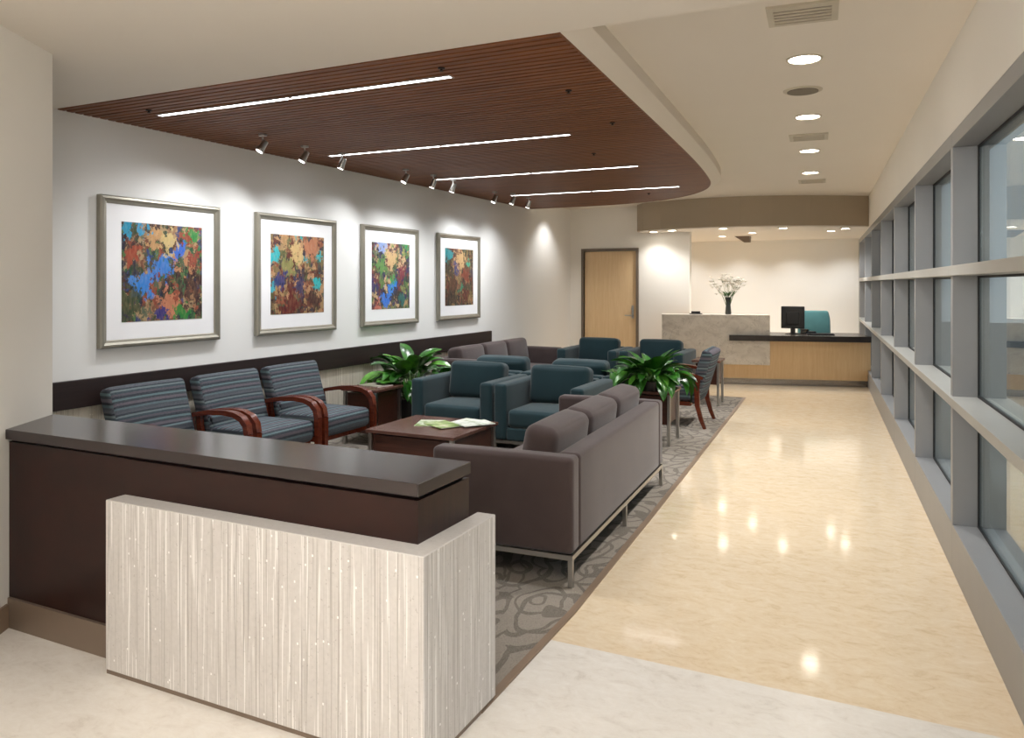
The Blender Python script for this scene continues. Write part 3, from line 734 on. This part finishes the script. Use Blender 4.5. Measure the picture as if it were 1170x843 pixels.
def plant(label, loc, pot_r, pot_h, n, spread, seed, zrise, xmin=-99, clear=()):
    rr = random.Random(seed)
    t = thing('potted_plant', label, 'plant', loc)
    bm = new(); lathe(bm, [(pot_r*.78, 0), (pot_r*.86, pot_h*.3), (pot_r, pot_h), (pot_r*.9, pot_h), (pot_r*.88, pot_h-.03)], 28)
    obj('pot', bm, M['pot'], t, 'auto')
    bm = new(); lathe(bm, [(pot_r*.86, pot_h-.035), (pot_r*.86, pot_h-.012), (pot_r*.4, pot_h-.004)], 24); obj('soil', bm, M['soil'], t, 'auto')
    la, lb, st = new(), new(), new()
    for k in range(n):
        f = k/n; az = k*2.39996+rr.uniform(-.25, .25)
        el = R(82)-f*R(100)+rr.uniform(-.12, .12)
        r0 = pot_r*.55*rr.random(); b0 = Vector((r0*math.cos(az), r0*math.sin(az), pot_h-.01))
        sl = zrise*(.45+.55*(1-f))*rr.uniform(.75, 1.1)
        out_ = .05+.16*f*spread/.4
        b1 = b0+Vector((math.cos(az)*out_, math.sin(az)*out_, sl))
        cyl(st, b0, b1, .005, .003, 6)
        ln = spread*rr.uniform(.62, .95); wd = ln*rr.uniform(.36, .46)
        leafmesh(lb if rr.random() < .3 else la, b1, az+rr.uniform(-.3, .3), el*.8, ln, wd, R(50)+f*R(45)+rr.uniform(-.2, .3), rr.uniform(-.5, .5))
    for b_ in (la, lb):
        for v in b_.verts:
            if v.co.x+loc[0] < xmin: v.co.x = xmin-loc[0]+.01*rr.random()
            for x0, x1, y0, y1, z1 in clear:      # leaves rest on or bend round what stands beside the plant
                X, Y, Z_ = v.co.x+loc[0], v.co.y+loc[1], v.co.z+loc[2]
                if x0 < X < x1 and y0 < Y < y1 and Z_ < z1: v.co.z = z1-loc[2]+.006+.01*rr.random()
    obj('stems', st, M['stem'], t, True); obj('foliage', la, M['leaf'], t, True)
    o = obj('young_foliage', lb, M['leaf2'], t, True); o['label'] = 'lighter green leaves'
    return t
plant('big leafy green plant on the side table behind the near sofa', (-2.08, 7.46, CZ+.52), .12, .09, 70, .38, 3, .11, -99, ((-2.29, -1.83, 7.30, 7.86, CZ+.525), (-3.25, -2.33, 7.12, 8.0, .70)))
plant('leafy green plant between the wall side table and the front left teal chair', (-4.54, 6.92, CZ), .16, .36, 66, .46, 11, .33, -4.96, ((-4.80, -4.34, 6.05, 6.55, CZ+.57), (-4.09, -3.2, 6.17, 7.05, .70), (-4.13, -3.2, 7.12, 8.0, .70)))

# ------------------------------------------------------------------ reception desk at the far end
ra = math.atan2(.242, .970)
dk = thing('reception_desk', 'maple reception desk with a dark top and grey stone front at the corridor end', 'desk', (-.205, 12.90, 0), ra)
# local: -x runs to the left along the desk, -y towards the corridor
obj('base_cabinet', bx(-3.1, -.0, 0, .45, .095, .685), M['maple_desk'], dk)
obj('kick_plate', bx(-3.1, -.0, .02, .42, 0, .095), M['steelkick'], dk)
obj('stone_front', bx(-3.1, -1.46, -.045, -.0, .31, 1.05, bev=.003), M['marble'], dk)
obj('stone_ledge', bx(-3.1, -1.46, -.045, .30, 1.05, 1.085, bev=.003), M['marble'], dk)
obj('ledge_support', bx(-3.08, -1.48, .002, .26, .775, 1.05), M['maple_desk'], dk)
obj('worktop', bx(-2.07, .0, -.11, -.046, .685, .772, bev=.002), M['dslab'], dk)
obj('worktop', bx(-1.455, .0, -.045, .78, .685, .772, bev=.002), M['dslab'], dk)
rot = Matrix.Rotation(ra, 4, 'Z')
def dpt(x, y, z): return tuple(Vector((-.205, 12.90, 0))+(rot @ Vector((x, y, z))))
mo = thing('computer_monitor', 'black computer monitor standing on the dark reception desk top', 'monitor', dpt(-1.07, .33, .772), ra+R(-14))
tl = Matrix.Rotation(R(-6), 4, 'X') @ Matrix.Translation((0, 0, 0))
bm = new(); lathe(bm, [(.12, 0), (.12, .008), (.05, .018), (.03, .022)], 28); obj('stand_base', bm, M['black'], mo, 'auto')
obj('stand_neck', bx(-.035, .035, -.02, .02, .015, .18, bev=.006), M['black'], mo)
obj('screen_housing', bx(-.175, .175, -.028, .018, .09, .44, bev=.01), M['black'], mo)
obj('rear_bulge', bx(-.10, .10, -.052, -.026, .15, .36, bev=.012), M['black'], mo)
obj('screen', bx(-.16, .16, .018, .020, .11, .425), M['gasket'], mo)
kb = thing('keyboard', 'black keyboard on the reception desk beside the monitor', 'keyboard', dpt(-.68, .22, .772), ra)
obj('key_tray', bx(-.2, .2, -.07, .07, 0, .016, bev=.004), M['black'], kb)
bm = new()
for i in range(14):
    for j in range(5): box(bm, -.19+i*.0272, -.167+i*.0272, -.06+j*.024, -.041+j*.024, .016, .022)
obj('keys', bm, M['gasket'], kb)
ph = thing('desk_phone', 'small black desk phone beside the foot of the monitor', 'telephone', dpt(-.82, .46, .772), ra+.4)
obj('phone_base', bx(-.09, .09, -.09, .09, 0, .045, bev=.012), M['black'], ph)
obj('handset', bx(-.085, -.04, -.1, .1, .045, .08, bev=.012), M['black'], ph)
tc = thing('task_chair', 'teal swivel desk chair behind the reception desk', 'chair', dpt(-.62, .90, 0), ra)
obj('backrest', padm(0, .24, .87, .52, .075, .5, .035, (0, .03, 0), Matrix.Rotation(R(-6), 3, 'X')), M['taskteal'], tc, True)
for v in tc.children[0].data.vertices:
    if v.co.z > .95: v.co.x *= 1-.9*(v.co.z-.95)**1.5*2
obj('seat', padm(0, 0, .47, .5, .48, .09, .04, (0, 0, .015)), M['taskteal'], tc, True)
bm = new(); cyl(bm, (0, 0, .1), (0, 0, .43), .03); obj('column', bm, M['black'], tc, 'auto')
obj('back_bar', bx(-.04, .04, .2, .27, .40, .7, bev=.01), M['black'], tc)
for k in range(5):
    bm = new(); a = 2*PI*k/5; cyl(bm, (0, 0, .11), (.29*math.cos(a), .29*math.sin(a), .075), .025, .016, 10)
    cyl(bm, (.29*math.cos(a)-.02*math.sin(a), .29*math.sin(a)+.02*math.cos(a), .03), (.29*math.cos(a)+.02*math.sin(a), .29*math.sin(a)-.02*math.cos(a), .03), .03, .03, 14)
    obj('caster_leg', bm, M['black'], tc, 'auto')
# vase of white flowers
vs = thing('flower_vase', 'tall slim vase of white blossoms on the stone reception ledge', 'vase', dpt(-2.07, .13, 1.085))
bm = new(); lathe(bm, [(.045, 0), (.048, .02), (.036, .15), (.044, .27), (.040, .27), (.03, .14)], 24); obj('vase', bm, M['vase'], vs, 'auto')
rr = random.Random(5); st, lf, bl = new(), new(), new()
for k in range(22):
    az = k*2.4; sp = .06+.20*rr.random(); h = .36+.24*rr.random()-.3*max(0, sp-.18)
    e = Vector((sp*math.cos(az), sp*math.sin(az), h)); m_ = Vector((e.x*.35, e.y*.35, .28))
    cyl(st, (0, 0, .05), m_, .0025, .0025, 5); cyl(st, m_, e, .0022, .0015, 5)
    if k % 2 == 0: leafmesh(lf, m_, az+.5, R(60), .13, .03, R(40))
    for q in range(4):
        c = e+Vector((rr.uniform(-.045, .045), rr.uniform(-.045, .045), rr.uniform(-.06, .05)))
        b0 = rr.uniform(0, 6)
        bmesh.ops.create_icosphere(bl, subdivisions=1, radius=.013, matrix=Matrix.Translation(c))
        for pt in range(5): leafmesh(bl, c, b0+pt*2*PI/5, R(25), .05, .034, R(20))
obj('stems', st, M['stem'], vs); obj('leaves', lf, M['leaf'], vs, True); obj('blossoms', bl, M['petal'], vs, True)
cd = thing('card_holder', 'small dark card holder at the left end of the stone reception ledge', 'card holder', dpt(-2.57, .12, 1.085), ra)
obj('tray', bx(-.10, .10, -.045, .045, 0, .014, bev=.003), M['black'], cd)
obj('back_plate', bx(-.07, .07, .02, .035, .014, .045, bev=.003), M['black'], cd)

# ------------------------------------------------------------------ light
lamp('SPOT', 'wall_lamp', (-4.6, 11.55, H_C-.04), 22, WARM, spot_size=R(105), spot_blend=.8, shadow_soft_size=.05, target=(-4.9, 11.6, 0))
for (x, y) in [(-2.9, 1.0), (-1.2, 1.0), (.1, 1.3), (-2.2, -1.0), (-.3, -1.0), (-1.0, -2.8)]:
    lamp('SPOT', 'lobby_fill_spot', (x, y, H_W-.03), 25, (1.0, .99, .97), spot_size=R(150), spot_blend=.9, shadow_soft_size=.10)  # unseen spots added overhead and behind the camera as fill for the foreground
for x in (-3.6, -2.6, -1.6, -.7):
    lamp('SPOT', 'reception_wall_lamp', (x, 15.2, HF-.03), 26, (1.0, 1.0, .99), spot_size=R(120), spot_blend=.9, shadow_soft_size=.08, target=(x, 15.5, 0))
for (x, y) in [(-1.6, -1.6), (-.2, -.4), (-2.6, -3.0)]:
    lamp('POINT', 'lobby_fill_point', (x, y, 2.1), 29, (1.0, .99, .97), shadow_soft_size=.2)  # added omnidirectional fill behind the camera to lift ceilings; no pendant hangs there
wd = bpy.data.worlds.new('dusk'); bpy.context.scene.world = wd; wd.use_nodes = True
b = wd.node_tree.nodes['Background']; b.inputs[0].default_value = (.60, .68, .76, 1); b.inputs[1].default_value = .42

# ------------------------------------------------------------------ camera
cam = bpy.data.cameras.new('camera'); co = bpy.data.objects.new('camera', cam); C.objects.link(co)
co.location = (0, 0, 1.57); co.rotation_euler = (PI/2, 0, R(25.76))
cam.sensor_width = 36; cam.lens = 885/1170*36; cam.shift_y = -97.5/1170; cam.clip_start = .05
sc = bpy.context.scene; sc.camera = co
sc.view_settings.view_transform = 'Standard'; sc.view_settings.look = 'None'; sc.view_settings.gamma = 1
sc.view_settings.use_curve_mapping = False; sc.view_settings.exposure = .87
cy = sc.cycles
cy.use_denoising = True; cy.max_bounces = 8; cy.diffuse_bounces = 8; cy.glossy_bounces = 4; cy.transparent_max_bounces = 12
cy.sample_clamp_indirect = 6; cy.caustics_reflective = False; cy.caustics_refractive = False
